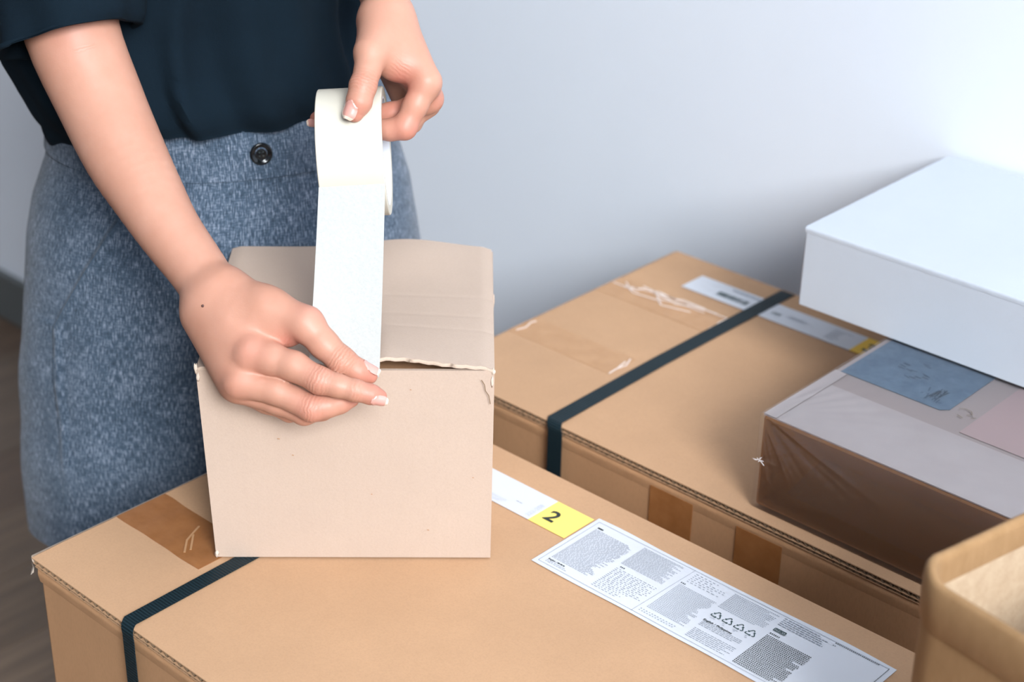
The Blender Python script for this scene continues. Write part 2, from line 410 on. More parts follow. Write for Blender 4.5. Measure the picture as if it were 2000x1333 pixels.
# carton B: label strip with number 3, tape pieces with pale scuffs
wb_ = sticker('address_label', B, BX, BY, -.936, -.733, 1.2885, 1.3245, M['paper'], zs, label='white address strip passing under the black strap')
yb_ = sticker('number_sticker', B, BX, BY, -.733, -.705, 1.2885, 1.3245, M['yellow_deep'], zs, label='deep yellow square printed with the number 3')
P = Flat(); P.text('3', -.7255, 1.2975, .0230, 0, .0007, 1.1); P.build('number_print', M['ink'], yb_, (-BX, -BY, zs + .0007))
P = Flat()
x = -.899
while x < -.862:
    w_ = rnd.choice((.0004, .0007, .0011)); P.quad(x, 1.2975, x + w_, 1.3065); x += w_ + rnd.choice((.0004, .0006, .0009))
P.rows(-.833, 1.3000, -.820, 1.3060, .003, .0014, (.001, .004)); P.build('barcode', M['ink_green'], wb_, (-BX, -BY, zs + .0007), True)
P = Flat(); P.rows(-.891, 1.3155, -.858, 1.3195, .006, .0030, (.0015, .003), .001, 0)
P.rows(-.815, 1.304, -.792, 1.310, .0026, .0008); P.rows(-.766, 1.294, -.745, 1.316, .004, .001, ragged=.6)
P.build('label_print', M['ink_grey'], wb_, (-BX, -BY, zs + .0007), True)
t1 = sticker('clear_tape', B, BX, BY, -.9955, -.868, 1.0895, 1.129, M['clear_tape'], ZA + .0001, label='dull brown tape end with a pale scuff')
crinkle('tape_scuff', t1, BX, BY, [[(-.8665, 1.0885), (-.8675, 1.100), (-.8655, 1.113), (-.8705, 1.125)], [(-.868, 1.104), (-.8705, 1.118)], [(-.989, 1.094), (-.986, 1.104), (-.9895, 1.116), (-.988, 1.122)]], .0014, ZA + .0009)
t2 = sticker('clear_tape', B, BX, BY, -.9955, -.857, 1.222, 1.262, M['clear_tape'], ZA + .0001, label='dull brown tape with scribbled pale creases')
rr = random.Random(3); lines = []
for k in range(9):
    x = -.992 + k * .0095; y = 1.252 + rr.uniform(-.012, .012)
    lines.append([(x, y), (x + .012, y + rr.uniform(-.01, .008)), (x + .026 + rr.uniform(0, .02), y + rr.uniform(-.008, .006))])
lines += [[(-.98, 1.246), (-.95, 1.2555), (-.92, 1.2525), (-.885, 1.2600), (-.857, 1.2605)], [(-.8565, 1.2605), (-.8575, 1.2480), (-.8555, 1.2400), (-.8565, 1.2300)], [(-.94, 1.2580), (-.91, 1.2600), (-.87, 1.2615)]]
crinkle('tape_scuff', t2, BX, BY, lines, .0013, ZA + .0009)
# brown tape on the front of carton B
box('packing_tape', (-.735 - BX, -.690 - BX, .985 - BY + .0025, .985 - BY + .0033, ZA - .30, ZA - .018), M['pack_tape'], B)
box('packing_tape', (-.645 - BX, -.600 - BX, .985 - BY + .0025, .985 - BY + .0033, ZA - .30, ZA - .018), M['pack_tape'], B)
#SECTION2
# ------------------------------------------------------------------ small open carton
SB = thing('small_carton', 'small pale cardboard box being taped, standing on the large carton', 'box', (-.8897, .6464, ZA + .0012), math.atan2(.6952, .7188))
SW, SD, SH = .2105, .2100, .1645
def wall_panel(name, p00, p10, p11, p01, th, mat, nu=24, nv=16, bulge=0.0, n=None):
    p00, p10, p11, p01 = map(np.array, (p00, p10, p11, p01)); pts = []
    nn = np.cross(p10 - p00, p01 - p00); nn = nn / np.linalg.norm(nn)
    for j in range(nv):
        for i in range(nu):
            a, b = i / (nu - 1), j / (nv - 1)
            p = p00 * (1 - a) * (1 - b) + p10 * a * (1 - b) + p11 * a * b + p01 * (1 - a) * b
            pts.append(p + nn * bulge * math.sin(math.pi * a) * math.sin(math.pi * min(1, b * 1.0)))
    return sheet(name, pts, nu, nv, mat, SB, th, True)
z0, z1 = .0006, SH
bl, br, Br, Bl = (0, 0, z0), (SW, 0, z0), (SW, SD, z0), (0, SD, z0)
tl, tr, Tr, Tl = (-.0048, -.001, z1), (SW + .001, -.0005, z1), (SW + .002, SD, z1), (-.0045, SD, z1)
wall_panel('front_panel', bl, br, tr, tl, .003, M['kraft_pale'], bulge=.0012)
wall_panel('side_panel', br, Br, Tr, tr, .003, M['kraft_pale'], bulge=.001)
wall_panel('side_panel', Bl, bl, tl, Tl, .003, M['kraft_pale'], bulge=.0008)
wall_panel('back_panel', Br, Bl, Tl, Tr, .003, M['kraft_pale'], bulge=.001)
box('bottom_panel', (.001, SW - .001, .001, SD - .001, 0, .003), M['kraft_pale'], SB)
box('inner_flap', (.000, SW - .002, .004, .090, SH - .0105, SH - .0075), M['kraft_inner'], SB)
box('inner_flap', (.000, SW - .002, .118, SD - .004, SH - .0105, SH - .0075), M['kraft_inner'], SB)
nu, nv = 64, 120; pts = []
for j in range(nv):
    for i in range(nu):
        a, b = i / (nu - 1), j / (nv - 1)
        x = -.0045 + (SW + .0055) * a; y = -.0012 + (SD + .0015) * b
        lift = .0084 * max(0, min(1, (SW - .004 - x) / (SW - .130))) * min(1, max(0, (x - .108) / .022)) * math.exp(-(b / .30) ** 2)
        back = .0078 * math.exp(-((x - .142) / .046) ** 2) * math.exp(-((1 - b) / .22) ** 2)
        cre = 0
        if x > .09: cre = sum(-.00022 * math.exp(-((y - yc + .06 * (x - .15)) / .0022) ** 2) for yc in (.060, .084, .118))
        edge = .0004 * math.sin(i * 1.9) * math.exp(-(b / .03) ** 2)
        yy = y + (.0018 * math.sin(x * 41 + 1) + .0012 * math.sin(x * 97)) * math.exp(-(b / .08) ** 2) * (1 if x > .1 else .2)
        rim = -.0022 * (math.exp(-(a / .02) ** 2) + math.exp(-((1 - a) / .02) ** 2))
        pts.append((x, yy, SH + .0032 + lift + back + cre + edge + rim))
sheet('top_flap', pts, nu, nv, M['kraft_pale'], SB, .0032, True, 'top flap with its front edge lifting open')
# ragged paper edge of the flap and torn corners
V = []; n = 70
for i in range(n + 1):
    k = int(i / n * (nu - 1)); p = pts[k]; j = .0006 * rnd.uniform(-1, 1)
    V += [(p[0], p[1] - .0004 + j * .4, p[2] - .0002), (p[0], p[1] - .0006 + j * .6, p[2] - .0016 + j * .3), (p[0], p[1] - .0002, p[2] - .0029 + j * .4)]
mesh('torn_edge', V, [(i * 3 + k, (i + 1) * 3 + k, (i + 1) * 3 + k + 1, i * 3 + k + 1) for i in range(n) for k in range(2)], M['kraft_pale_edge'], SB, True)
def crumple(name, c, s, seed, parent):
    r = random.Random(seed); bm = bmesh.new(); bmesh.ops.create_icosphere(bm, subdivisions=2, radius=1)
    for v in bm.verts: v.co = Vector((c[0] + v.co.x * s[0] * r.uniform(.6, 1.25), c[1] + v.co.y * s[1] * r.uniform(.6, 1.25), c[2] + v.co.z * s[2] * r.uniform(.6, 1.25)))
    me = bpy.data.meshes.new(name); bm.to_mesh(me); bm.free(); return link(name, me, M['torn'], parent, True)
crumple('torn_corner', (-.0046, -.0008, SH + .0010), (.0016, .0015, .0044), 1, SB)
crumple('torn_corner', (-.0034, -.0012, SH - .0060), (.0016, .0010, .0036), 2, SB)
crumple('torn_corner', (SW + .0002, -.0002, SH - .001), (.0015, .0012, .0030), 3, SB)
crumple('torn_corner', (SW - .0006, -.0006, SH - .009), (.0011, .0006, .0050), 4, SB)
crumple('torn_corner', (.0006, -.0004, .0036), (.0017, .0010, .0032), 5, SB)
crumple('torn_corner', (SW + .0016, .128, SH - .006), (.0012, .004, .006), 6, SB).data.materials[0] = M['kraft_pale']
P = Flat(); P.stroke([(SW - .0085, -.006), (SW - .0062, -.010), (SW - .0055, -.015), (SW - .0030, -.019), (SW - .0018, -.026)], .0006)
ck = P.build('crack', M['flute'], SB, (0, -.0034, SH)); ck.rotation_euler = (math.pi / 2, 0, 0)
for (sx_, sz_, ln) in ((.052, .108, .0016), (.062, .094, .0014), (.162, .028, .0014), (.150, .150, .001), (.120, .060, .0009), (.196, .075, .001)):
    P = Flat(); P.stroke([(sx_, sz_), (sx_ + ln, sz_ - .0004)], .0007); q_ = P.build('speck', M['kraft_inner'], SB, (0, -.0030, 0)); q_.rotation_euler = (math.pi / 2, 0, 0)
# ------------------------------------------------------------------ shrink-wrapped package
DX0, DX1, DY0, DY1, DH = -.6378, -.19, .9985, 1.382, .086
D = thing('wrapped_package', 'shrink-wrapped brown package with pale top and blue patch, partly under the white box', 'package', (DX0, DY0, ZA + .0012))
LW, LD = DX1 - DX0, DY1 - DY0
box('body', (0, LW, .0015, LD, .0003, DH - .002), kraft('package_board', (170, 118, 72), .08, rough=.5), D, .003)
t = NT('pale_wrap_paper'); t.set(t.ramp(t.noise(t.coord(), 40, 3), [(0.3, srgb(228, 214, 210)), (0.7, srgb(234, 221, 217))]), .45); M['wrap_paper'] = t.m
M['wrap_band'] = plain('wrap_band_paper', (212, 194, 188), .5); M['wrap_pink'] = plain('wrap_pink_paper', (228, 199, 195), .5)
t = NT('blue_patch'); t.set(t.ramp(t.noise(t.coord(), 90, 4), [(0.3, srgb(112, 142, 168)), (0.7, srgb(136, 163, 186))]), .4); M['blue_patch'] = t.m
def dsheet(name, x0, x1, y0, y1, mat, z, label=None, corner=0.0):
    pts = [(x0, y0, z), (x1 - corner, y0, z), (x1, y0 + corner, z), (x1, y1, z), (x0, y1, z)]
    o = mesh(name, pts, [(0, 1, 2, 3, 4)], mat, D, False, label); solidify(o, .0004, -1); return o
dsheet('cover_sheet', .0005, LW - .001, .0015, LD - .002, M['wrap_band'], DH - .0016)
dsheet('cover_sheet', .0125, LW - .001, .0018, .0800, M['wrap_paper'], DH - .0011, 'pale paper strip along the front of the package top')
dsheet('end_flap', .0005, .0120, .0020, .1045, M['wrap_paper'], DH - .0006)
bp = dsheet('blue_patch', .0050, .1035, .1055, .25, M['blue_patch'], DH - .0008, 'slate blue rectangle under the film', .006)
dsheet('pink_patch', .1270, .42, .0850, .24, M['wrap_pink'], DH - .0008, 'pale pink rectangle under the film')
P = Flat()
for k in range(26): x = .072 + rnd.random() * .026; P.stroke([(x, .112 + rnd.random() * .026), (x + rnd.uniform(-.003, .003), .112 + rnd.random() * .026)], .0007)
for k in range(14): x = .030 + rnd.random() * .03; y = .135 + rnd.random() * .03; P.stroke([(x, y), (x + .006, y + rnd.uniform(-.002, .001))], .0009)
P.build('smudged_print', plain('ink_slate', (72, 104, 128), .5), bp, (0, 0, DH - .0003), True)
P = Flat(); P.stroke([(.108, .118), (.113, .121), (.118, .120), (.121, .116), (.118, .112)], .0009); P.stroke([(.112, .108), (.118, .106)], .001); P.stroke([(.123, .110), (.126, .113)], .0009)
P.build('smudged_print', plain('ink_ochre', (176, 152, 122), .5), D, (0, 0, DH - .0003), True)
# film: thin clear skin, wrinkled where it gathers at the corner
t = NT('clear_film'); nt = t.t; nt.nodes.remove(t.b)
tr_ = t.n('BsdfTransparent'); gl = t.n('BsdfGlossy'); gl.inputs['Roughness'].default_value = .16
fr_ = t.n('Fresnel'); fr_.inputs['IOR'].default_value = 1.5
hz = t.n('BsdfDiffuse'); hz.inputs['Color'].default_value = (.85, .83, .82, 1); mh = t.n('MixShader'); mh.inputs[0].default_value = .022
nt.links.new(tr_.outputs[0], mh.inputs[1]); nt.links.new(hz.outputs[0], mh.inputs[2])
mx = t.n('MixShader'); nt.links.new(fr_.outputs[0], mx.inputs[0]); nt.links.new(mh.outputs[0], mx.inputs[1]); nt.links.new(gl.outputs[0], mx.inputs[2])
nt.links.new(mx.outputs[0], nt.nodes['Material Output'].inputs['Surface']); M['film'] = t.m
_wr = random.Random(11); RID = []
for (cx, cz, a0, a1, n_, L0) in ((0, DH, -82, -8, 12, .075), (0, DH * .52, -60, 65, 10, .040), (0, .004, 4, 66, 11, .070)):
    for k in range(n_):
        an = math.radians(a0 + (a1 - a0) * (k + _wr.uniform(.1, .9)) / n_); RID.append((cx, cz, math.cos(an), math.sin(an), L0 * _wr.uniform(.35, 1.25), _wr.uniform(.0006, .0014), _wr.choice((1, 1, -1)) * _wr.uniform(.0004, .0010)))
def wrinkle(x, z):
    d = 0.0
    for cx, cz, c, q, L_, w_, am in RID:
        al = (x - cx) * c + (z - cz) * q
        if al > 0:
            pe = -(x - cx) * q + (z - cz) * c; ww_ = w_ * (.4 + al / .05); d += am * math.exp(-(pe / ww_) ** 2) * math.exp(-(al / L_) ** 2) * min(1, al / .006)
    return d
nu, nv = 210, 46; pts = []
for j in range(nv):
    for i in range(nu):
        x = LW * (i / (nu - 1)) ** 1.5; z = DH * j / (nv - 1)
        pts.append((x, -.0012 - wrinkle(x, z) * min(1, x / .01), z))
sheet('film_front', pts, nu, nv, M['film'], D, 0, True, 'clear film gathered in creases around the corner')
pts = []
for j in range(40):
    for i in range(60):
        y = LD * (i / 59) ** 1.4; z = DH * j / 39
        pts.append((-.0014 + wrinkle(y, z) * .8 * min(1, y / .01), y - .001, z))
sheet('film_end', pts, 60, 40, M['film'], D, 0, True)
pts = []
for j in range(60):
    for i in range(120):
        x = LW * (i / 119) ** 1.4; y = LD * .6 * j / 59
        w_ = .0007 * math.sin(math.atan2(y, x + .001) * 38) * math.exp(-math.hypot(x, y) / .05) + .0004 * math.sin(x * 520 + 3 * math.sin(y * 80)) * math.exp(-y / .012)
        pts.append((x, y - .001, DH + .0006 + w_ * min(1, x / .01)))
sheet('film_top', pts, 120, 60, M['film'], D, 0, True)
t = NT('film_haze'); t.set(srgb(206, 196, 190), .35); t.b.inputs['Alpha'].default_value = .08
fh = mesh('film_overlap', [(.030, -.0008, .024), (LW, -.0008, .014), (LW, -.0008, .058), (.060, -.0008, .070)], [(0, 1, 2, 3)], t.m, D, False, 'hazy overlapping band of film on the front')
V = []; F = []
for k in range(6):
    a = k * 2 * math.pi / 6 + .2; L_ = (.005, .009)[k % 2]; n = len(V)
    V += [(.0034, -.0026, DH * .52), (0.0034 + L_ * math.cos(a) * .8, -.0028, DH * .52 + L_ * math.sin(a) * .45), (0.0034 + L_ * math.cos(a + .3) * .4, -.0030, DH * .52 + L_ * math.sin(a + .3) * .25)]; F.append((n, n + 1, n + 2))
o = mesh('film_knot', V, F, plain('film_white', (236, 230, 230), .3), D); o['kind'] = 'stuff'; solidify(o, .0004, 0)
# ------------------------------------------------------------------ white box
WX0, WX1, WY0, WY1 = -.7290, -.20, 1.181, 1.426
W = thing('white_box', 'plain flat white cardboard box lying against the wall on the wrapped package', 'box', (WX0, WY0, ZA + .0012 + DH + .0012))
ww, wd, wh = WX1 - WX0, WY1 - WY0, .0755
box('body', (.0008, ww, .0006, wd, .0002, wh - .0014), M['white_card'], W, .0008)
n = 150; pts = []
for i in range(n + 1):
    x = ww * i / n; j = .0006 * math.sin(i * 2.9) + .0004 * rnd.uniform(-1, 1)
    for (dy, dz) in ((.0004, -.0050), (.0001 + j * .3, -.0022), (.0004 + j * .5, -.0006), (.0012, -.0001 + j * .15), (.0022, .0)): pts.append((x, dy, wh + dz))
mesh('lid_edge', pts, [(i * 5 + k, (i + 1) * 5 + k, (i + 1) * 5 + k + 1, i * 5 + k + 1) for i in range(n) for k in range(4)], M['white_card'], W, True, label='slightly ragged perforated front edge of the lid')
sheet('lid', [(-.0004 + (ww + .0004) * i / 20, .0016 + (wd - .0016) * j / 10, wh + .0008 * math.sin(math.pi * i / 20) * math.sin(math.pi * j / 10)) for j in range(11) for i in range(21)], 21, 11, M['white_card'], W, .0014)
sheet('side_flap', [(-.0002 - .0005 * (1 + math.sin(4 * j / 8 + i * .5)), .003 + (wd - .006) * i / 20, .001 + (wh - .003) * j / 8) for j in range(9) for i in range(21)], 21, 9, M['white_card'], W, .001, True, None, 1)
# ------------------------------------------------------------------ fabric bin
FB = thing('fabric_bin', 'beige felt storage bin with open top at the right foreground', 'bin', (-.365, .733, ZA + .0012), math.radians(-11.5))
t = NT('felt_outside'); n_ = t.noise(t.mapped(t.coord(), (1, 1, .35)), 120, 5, .7); t.set(t.ramp(n_, [(.3, srgb(144, 110, 73)), (.7, srgb(157, 122, 84))]), .95); t.bump(t.noise(t.coord(), 900, 3), .4, .001); M['felt'] = t.m
t = NT('felt_inside'); n_ = t.noise(t.coord(), 120, 5, .7); t.set(t.ramp(n_, [(.3, srgb(176, 150, 122)), (.7, srgb(192, 168, 140))]), .95); t.bump(t.noise(t.coord(), 900, 3), .4, .001); M['felt_in'] = t.m
def rrect(w, d, r, inset, n=10):
    pts = []
    for cx, cy, a0 in ((w - r, r, -math.pi / 2), (w - r, d - r, 0), (r, d - r, math.pi / 2), (r, r, math.pi)):
        for k in range(n + 1):
            a = a0 + k / n * math.pi / 2; pts.append((cx + (r - inset) * math.cos(a), cy + (r - inset) * math.sin(a)))
    return pts
def bin_shell(name, prof, mat):
    V = []; N = None
    for inset, z, wob in prof:
        ring = rrect(.128, .170, .028, inset)
        N = len(ring)
        V += [(x, y, z + wob * (math.sin(i * .55) * .0015)) for i, (x, y) in enumerate(ring)]
    F = grid_faces(N, len(prof), True)
    return V, F, N
BH = .2055
V, F, N = bin_shell('outer', [(.006, .0005, 0), (.004, .05, 0), (.002, .12, 0), (.0012, BH - .030, 1)], None)
mesh('outer_wall', V, F, M['felt'], FB, True)
V, F, N = bin_shell('rim', [(.0012, BH - .032, 1), (-.0004, BH - .030, 1), (-.0008, BH - .012, 1), (-.0002, BH - .003, 1), (.0014, BH - .0004, 1), (.0034, BH, 1), (.0058, BH - .0012, 1), (.0068, BH - .005, 1), (.0070, BH - .020, 1)], None)
mesh('rim_hem', V, F, M['felt'], FB, True, 'thick turned-over hem around the rim')
V, F, N = bin_shell('inner', [(.0065, BH - .012, 1), (.0072, .12, 0), (.009, .05, 0), (.011, .008, 0)], None)
mesh('inner_wall', V, F, M['felt_in'], FB, True)
ring = rrect(.128, .170, .028, .0085)
mesh('base', [(x, y, .006) for x, y in ring], [tuple(range(len(ring)))], M['felt_in'], FB)
ring = rrect(.128, .170, .028, .0055)
mesh('base', [(x, y, .0005) for x, y in ring], [tuple(reversed(range(len(ring))))], M['felt'], FB)
# ------------------------------------------------------------------ roll of masking tape
def nrm(v): v = np.array(v, float); return v / np.linalg.norm(v)
RC = at(693, 298, 1.258); RA = nrm(CR - .055 * CD); RF = nrm(-CF - np.dot(-CF, RA) * RA); RD = np.cross(RA, RF)
if RD @ CD < 0: RD = -RD
TR = thing('tape_roll', 'roll of cream masking tape held in one hand, its end pulled down', 'tape', tuple(RC))
RO, RI, RK, RW = .0478, .0405, .0388, .0480
def rp(ang, r, x): return RA * x + r * (RF * math.cos(ang) + RD * math.sin(ang))
def ring_mesh(name, prof, mat, n=96, label=None):
    V = [rp(2 * math.pi * i / n, r, x) for (r, x) in prof for i in range(n)]
    m = len(prof); F = []
    for j in range(m):
        for i in range(n): F.append((j * n + i, j * n + (i + 1) % n, ((j + 1) % m) * n + (i + 1) % n, ((j + 1) % m) * n + i))
    o = mesh(name, V, F, mat, TR, True, label)
    bm = bmesh.new(); bm.from_mesh(o.data); bmesh.ops.recalc_face_normals(bm, faces=bm.faces); bm.to_mesh(o.data); bm.free()
    for p in o.data.polygons: p.use_smooth = True
    md = o.modifiers.new('split', 'EDGE_SPLIT'); md.split_angle = .6
    return o
h = RW / 2
ring_mesh('tape_winding', [(RO - .0006, -h), (RO, -h + .0005), (RO, h - .0005), (RO - .0006, h), (RI, h - .0002), (RI, -h + .0002)], M['tape_roll'])
core = ring_mesh('core', [(RI, -h + .0004), (RI, h - .0004), (RK, h - .0004), (RK, -h + .0004)], M['core'], label='white paper core with blue print')
P = Flat()
def core_print(P):
    V = []
    for (x, y, _) in P.v: V.append(rp(x / RK, RK - .0003, y))
    return V
P.text('KO', -.62 * RK, -.012, .0075, 0, .0004); P.text('KO', -3.2 * RK, .006, .0085, 0, .0004)
for k in range(10):
    a = -.2 + k * .42; P.quad(a * RK, -.016, a * RK + .006, -.006 + .002 * (k % 3)); P.quad(a * RK + .002, .004, a * RK + .007, .012 + .001 * (k % 2))
o = mesh('core_print', core_print(P), P.f, M['blue_print'], core); o['kind'] = 'stuff'
# strip peeled off the roll down to the pinching fingers
tl_, tr2 = rp(math.radians(36), RO, -h), rp(math.radians(36), RO, h)
tl_, tr2 = tl_ + RC, tr2 + RC
be_l, be_r = at(604, 706, 1.2080), at(741, 737, 1.2065)
nu, nv = 9, 40; pts = []
for j in range(nv):
    for i in range(nu):
        a, b = i / (nu - 1), j / (nv - 1)
        p = (tl_ * (1 - a) + tr2 * a) * (1 - b) + (be_l * (1 - a) + be_r * a) * b
        p = p + CF * (.0035 * math.sin(math.pi * b) + .0012 * math.sin(math.pi * a) * b)
        if b > .94: p = p - CF * .004 * ((b - .94) / .06) ** 2
        pts.append(p - RC)
sheet('tape_strip', pts, nu, nv, M['tape_strip'], TR, .00022, True, 'paler single layer of tape stretched down to the box edge')
#SECTION3
# ------------------------------------------------------------------ person: body grown from one signed distance field
ER = nrm([.5259, .8505, 0]); EF = nrm([.8505, -.5259, 0]); UP = np.array([0, 0, 1.0])
PB = np.array([-1.1498, .8606, 0.0])
def bp_(s, f, z): return PB + ER * s + EF * f + UP * z
def smin(a, b, k):
    hh = np.maximum(k - np.abs(a - b), 0.0) / k
    return np.minimum(a, b) - hh * hh * k * 0.25
class Prim:
    def __init__(s, a, b, ra, rb, n=None, fl=1.0):
        s.a = np.array(a); s.ba = np.array(b) - s.a; s.l2 = max(float(s.ba @ s.ba), 1e-12); s.ra = ra; s.rb = rb
        s.n = None if n is None else nrm(n); s.fl = fl
    def __call__(s, p):
        w = p - s.a; tt = np.clip((w @ s.ba) / s.l2, 0, 1); w = w - tt[:, None] * s.ba
        if s.n is not None:
            wn = w @ s.n; w = w + np.outer(wn * (1 / s.fl - 1), s.n)
        d = np.sqrt(np.einsum('ij,ij->i', w, w)) - (s.ra + (s.rb - s.ra) * tt)
        return d * (s.fl if s.fl < 1 else 1.0)
def chain(pts, n=None, fl=1.0):
    return [Prim(pts[i][0], pts[i + 1][0], pts[i][1], pts[i + 1][1], n, fl) for i in range(len(pts) - 1)]
def spline(pts, per=5):
    P_ = np.array([np.append(p, r) for p, r in pts]); out = []
    for i in range(len(P_) - 1):
        p0, p1, p2, p3 = P_[max(i - 1, 0)], P_[i], P_[i + 1], P_[min(i + 2, len(P_) - 1)]
        for k in range(per):
            t_ = k / per; out.append(.5 * (2 * p1 + (p2 - p0) * t_ + (2 * p0 - 5 * p1 + 4 * p2 - p3) * t_ ** 2 + (3 * p1 - p0 - 3 * p2 + p3) * t_ ** 3))
    out.append(P_[-1]); return [(o[:3], float(o[3])) for o in out]
class Limb:
    """a smooth tapered limb: many short cones, hard union"""
    def __init__(s, pts, per=5):
        q = spline(pts, per); s.pr = chain(q); s.a = np.min([p.a for p in s.pr], 0); s.ba = np.max([p.a + p.ba for p in s.pr], 0) - s.a; s.ra = s.rb = max(r for _, r in pts)
    def __call__(s, p):
        d = s.pr[0](p)
        for q in s.pr[1:]: d = np.minimum(d, q(p))
        return d
def group(prims, k):
    def fn(p):
        d = prims[0](p)
        for q in prims[1:]: d = smin(d, q(p), k)
        return d
    return fn
def hand_field(base, fingers, kb, kf=.004, kj=.006):
    gb = group(base, kb); gf = [group(f, kf) for f in fingers]
    def fn(p):
        d0 = gb(p); d = None
        for g in gf:
            e = smin(d0, g(p), kj); d = e if d is None else smin(d, e, .0012)
        return d
    return fn
def surface(fn, lo, hi, hs, B=14):
    lo = np.array(lo); hi = np.array(hi)
    nb = np.ceil((hi - lo) / (hs * B)).astype(int); N = nb * B + 1
    G = np.full(tuple(N), 1.0, np.float32)
    bi = np.stack(np.meshgrid(*[np.arange(k) for k in nb], indexing='ij'), -1).reshape(-1, 3)
    cd = fn(lo + (bi + .5) * B * hs)
    near = np.abs(cd) < B * hs * 1.15 + .006
    for b, c in zip(bi[~near & (cd < 0)], cd[~near & (cd < 0)]):
        i, j, k = b * B; G[i:i + B + 1, j:j + B + 1, k:k + B + 1] = c
    loc = np.stack(np.meshgrid(*[np.arange(B + 1)] * 3, indexing='ij'), -1).reshape(-1, 3)
    nbk = bi[near]
    for s0 in range(0, len(nbk), 60):
        ch = nbk[s0:s0 + 60]
        p = (lo + (ch[:, None, :] * B + loc[None]) * hs).reshape(-1, 3)
        d = fn(p).reshape(len(ch), B + 1, B + 1, B + 1)
        for b, dd in zip(ch, d):
            i, j, k = b * B; G[i:i + B + 1, j:j + B + 1, k:k + B + 1] = dd
    S = G < 0
    C = np.zeros(tuple(N - 1), np.int8)
    for a in (0, 1):
        for b in (0, 1):
            for c in (0, 1): C += S[a:N[0] - 1 + a, b:N[1] - 1 + b, c:N[2] - 1 + c]
    act = (C > 0) & (C < 8); cells = np.argwhere(act); idx = np.full(act.shape, -1, np.int64); idx[act] = np.arange(len(cells))
    acc = np.zeros((len(cells), 3)); cnt = np.zeros(len(cells))
    cor = [(a, b, c) for a in (0, 1) for b in (0, 1) for c in (0, 1)]
    val = {q: G[cells[:, 0] + q[0], cells[:, 1] + q[1], cells[:, 2] + q[2]].astype(float) for q in cor}
    for q in cor:
        for ax in range(3):
            if q[ax] == 0:
                r = list(q); r[ax] = 1; r = tuple(r); va, vb = val[q], val[r]; x = (va < 0) != (vb < 0)
                tt = np.where(x, va / np.where(x, va - vb, 1), 0); pt = np.tile(np.array(q, float), (len(cells), 1)); pt[:, ax] += tt
                acc[x] += pt[x]; cnt[x] += 1
    V = lo + (cells + acc / np.maximum(cnt, 1)[:, None]) * hs
    F = []
    for ax in range(3):
        u_, v_ = [(1, 2), (2, 0), (0, 1)][ax]
        sl0 = [slice(None)] * 3; sl1 = [slice(None)] * 3; sl0[ax] = slice(0, -1); sl1[ax] = slice(1, None)
        A0, A1 = S[tuple(sl0)], S[tuple(sl1)]; e = np.argwhere(A0 != A1)
        e = e[(e[:, u_] > 0) & (e[:, v_] > 0) & (e[:, u_] < N[u_] - 1) & (e[:, v_] < N[v_] - 1)]
        inside0 = A0[e[:, 0], e[:, 1], e[:, 2]]
        def cell(du, dv):
            q = e.copy(); q[:, u_] -= du; q[:, v_] -= dv; return idx[q[:, 0], q[:, 1], q[:, 2]]
        q = np.stack([cell(1, 1), cell(0, 1), cell(0, 0), cell(1, 0)], 1)
        q[~inside0] = q[~inside0][:, ::-1]; F.append(q)
    F = np.concatenate(F); F = F[(F >= 0).all(1)]
    for _ in range(2):                      # pull the vertices onto the field
        g = np.stack([(fn(V + np.eye(3)[a] * 4e-4) - fn(V - np.eye(3)[a] * 4e-4)) / 8e-4 for a in range(3)], 1)
        V = V - g * (fn(V) / np.maximum((g * g).sum(1), .2))[:, None] * .8
    return V, F
# --- right arm and hand (pinching the end of the tape)
ra = [(at(128, -60, 1.285), .038), (at(140, 60, 1.290), .0355), (at(197, 200, 1.288), .0325), (at(243, 300, 1.276), .0303), (at(285, 375, 1.264), .0268), (at(330, 450, 1.250), .0232), (at(386, 527, 1.235), .0208), (at(418, 578, 1.222), .0200)]
r_base = [Limb(ra, 4)] + [
    Prim(at(425, 592, 1.218), at(492, 688, 1.191), .0185, .0130), Prim(at(420, 600, 1.220), at(470, 742, 1.192), .0180, .0112),
    Prim(at(408, 612, 1.222), at(462, 750, 1.199), .0155, .0095), Prim(at(403, 622, 1.225), at(456, 748, 1.205), .0135, .0085),
    Prim(at(446, 578, 1.218), at(520, 606, 1.202), .0185, .0145), Prim(at(520, 606, 1.202), at(598, 633, 1.190), .0145, .0120),
    Prim(at(470, 620, 1.208), at(545, 646, 1.200), .0150, .0075), Prim(at(545, 646, 1.200), at(566, 655, 1.199), .0075, .0052)]
r_thumb = chain([(at(598, 634, 1.190), .0120), (at(632, 672, 1.187), .0102), (at(668, 706, 1.185), .0098), (at(700, 726, 1.188), .0082), (at(722, 735, 1.191), .0056)])
r_index = chain([(at(494, 692, 1.188), .0132), (at(530, 702, 1.184), .0112), (at(574, 716, 1.179), .0102), (at(625, 744, 1.174), .0092), (at(660, 754, 1.173), .0078), (at(694, 763, 1.173), .0073), (at(725, 771, 1.175), .0066), (at(742, 775, 1.177), .0050)])
r_mid = chain([(at(470, 747, 1.190), .0112), (at(540, 764, 1.186), .0096), (at(609, 797, 1.182), .0094), (at(640, 793, 1.184), .0080), (at(664, 787, 1.187), .0073), (at(686, 781, 1.191), .0056)])
r_ring = chain([(at(468, 762, 1.198), .0095), (at(540, 786, 1.196), .0082), (at(594, 808, 1.195), .0080), (at(630, 802, 1.199), .0068), (at(655, 792, 1.203), .0056)])
r_pink = chain([(at(462, 762, 1.205), .0084), (at(520, 788, 1.206), .0070), (at(566, 806, 1.207), .0066), (at(600, 800, 1.210), .0058), (at(620, 794, 1.213), .0048)])
right_fn = hand_field(r_base, [r_thumb, r_index, r_mid, r_ring, r_pink], .012)
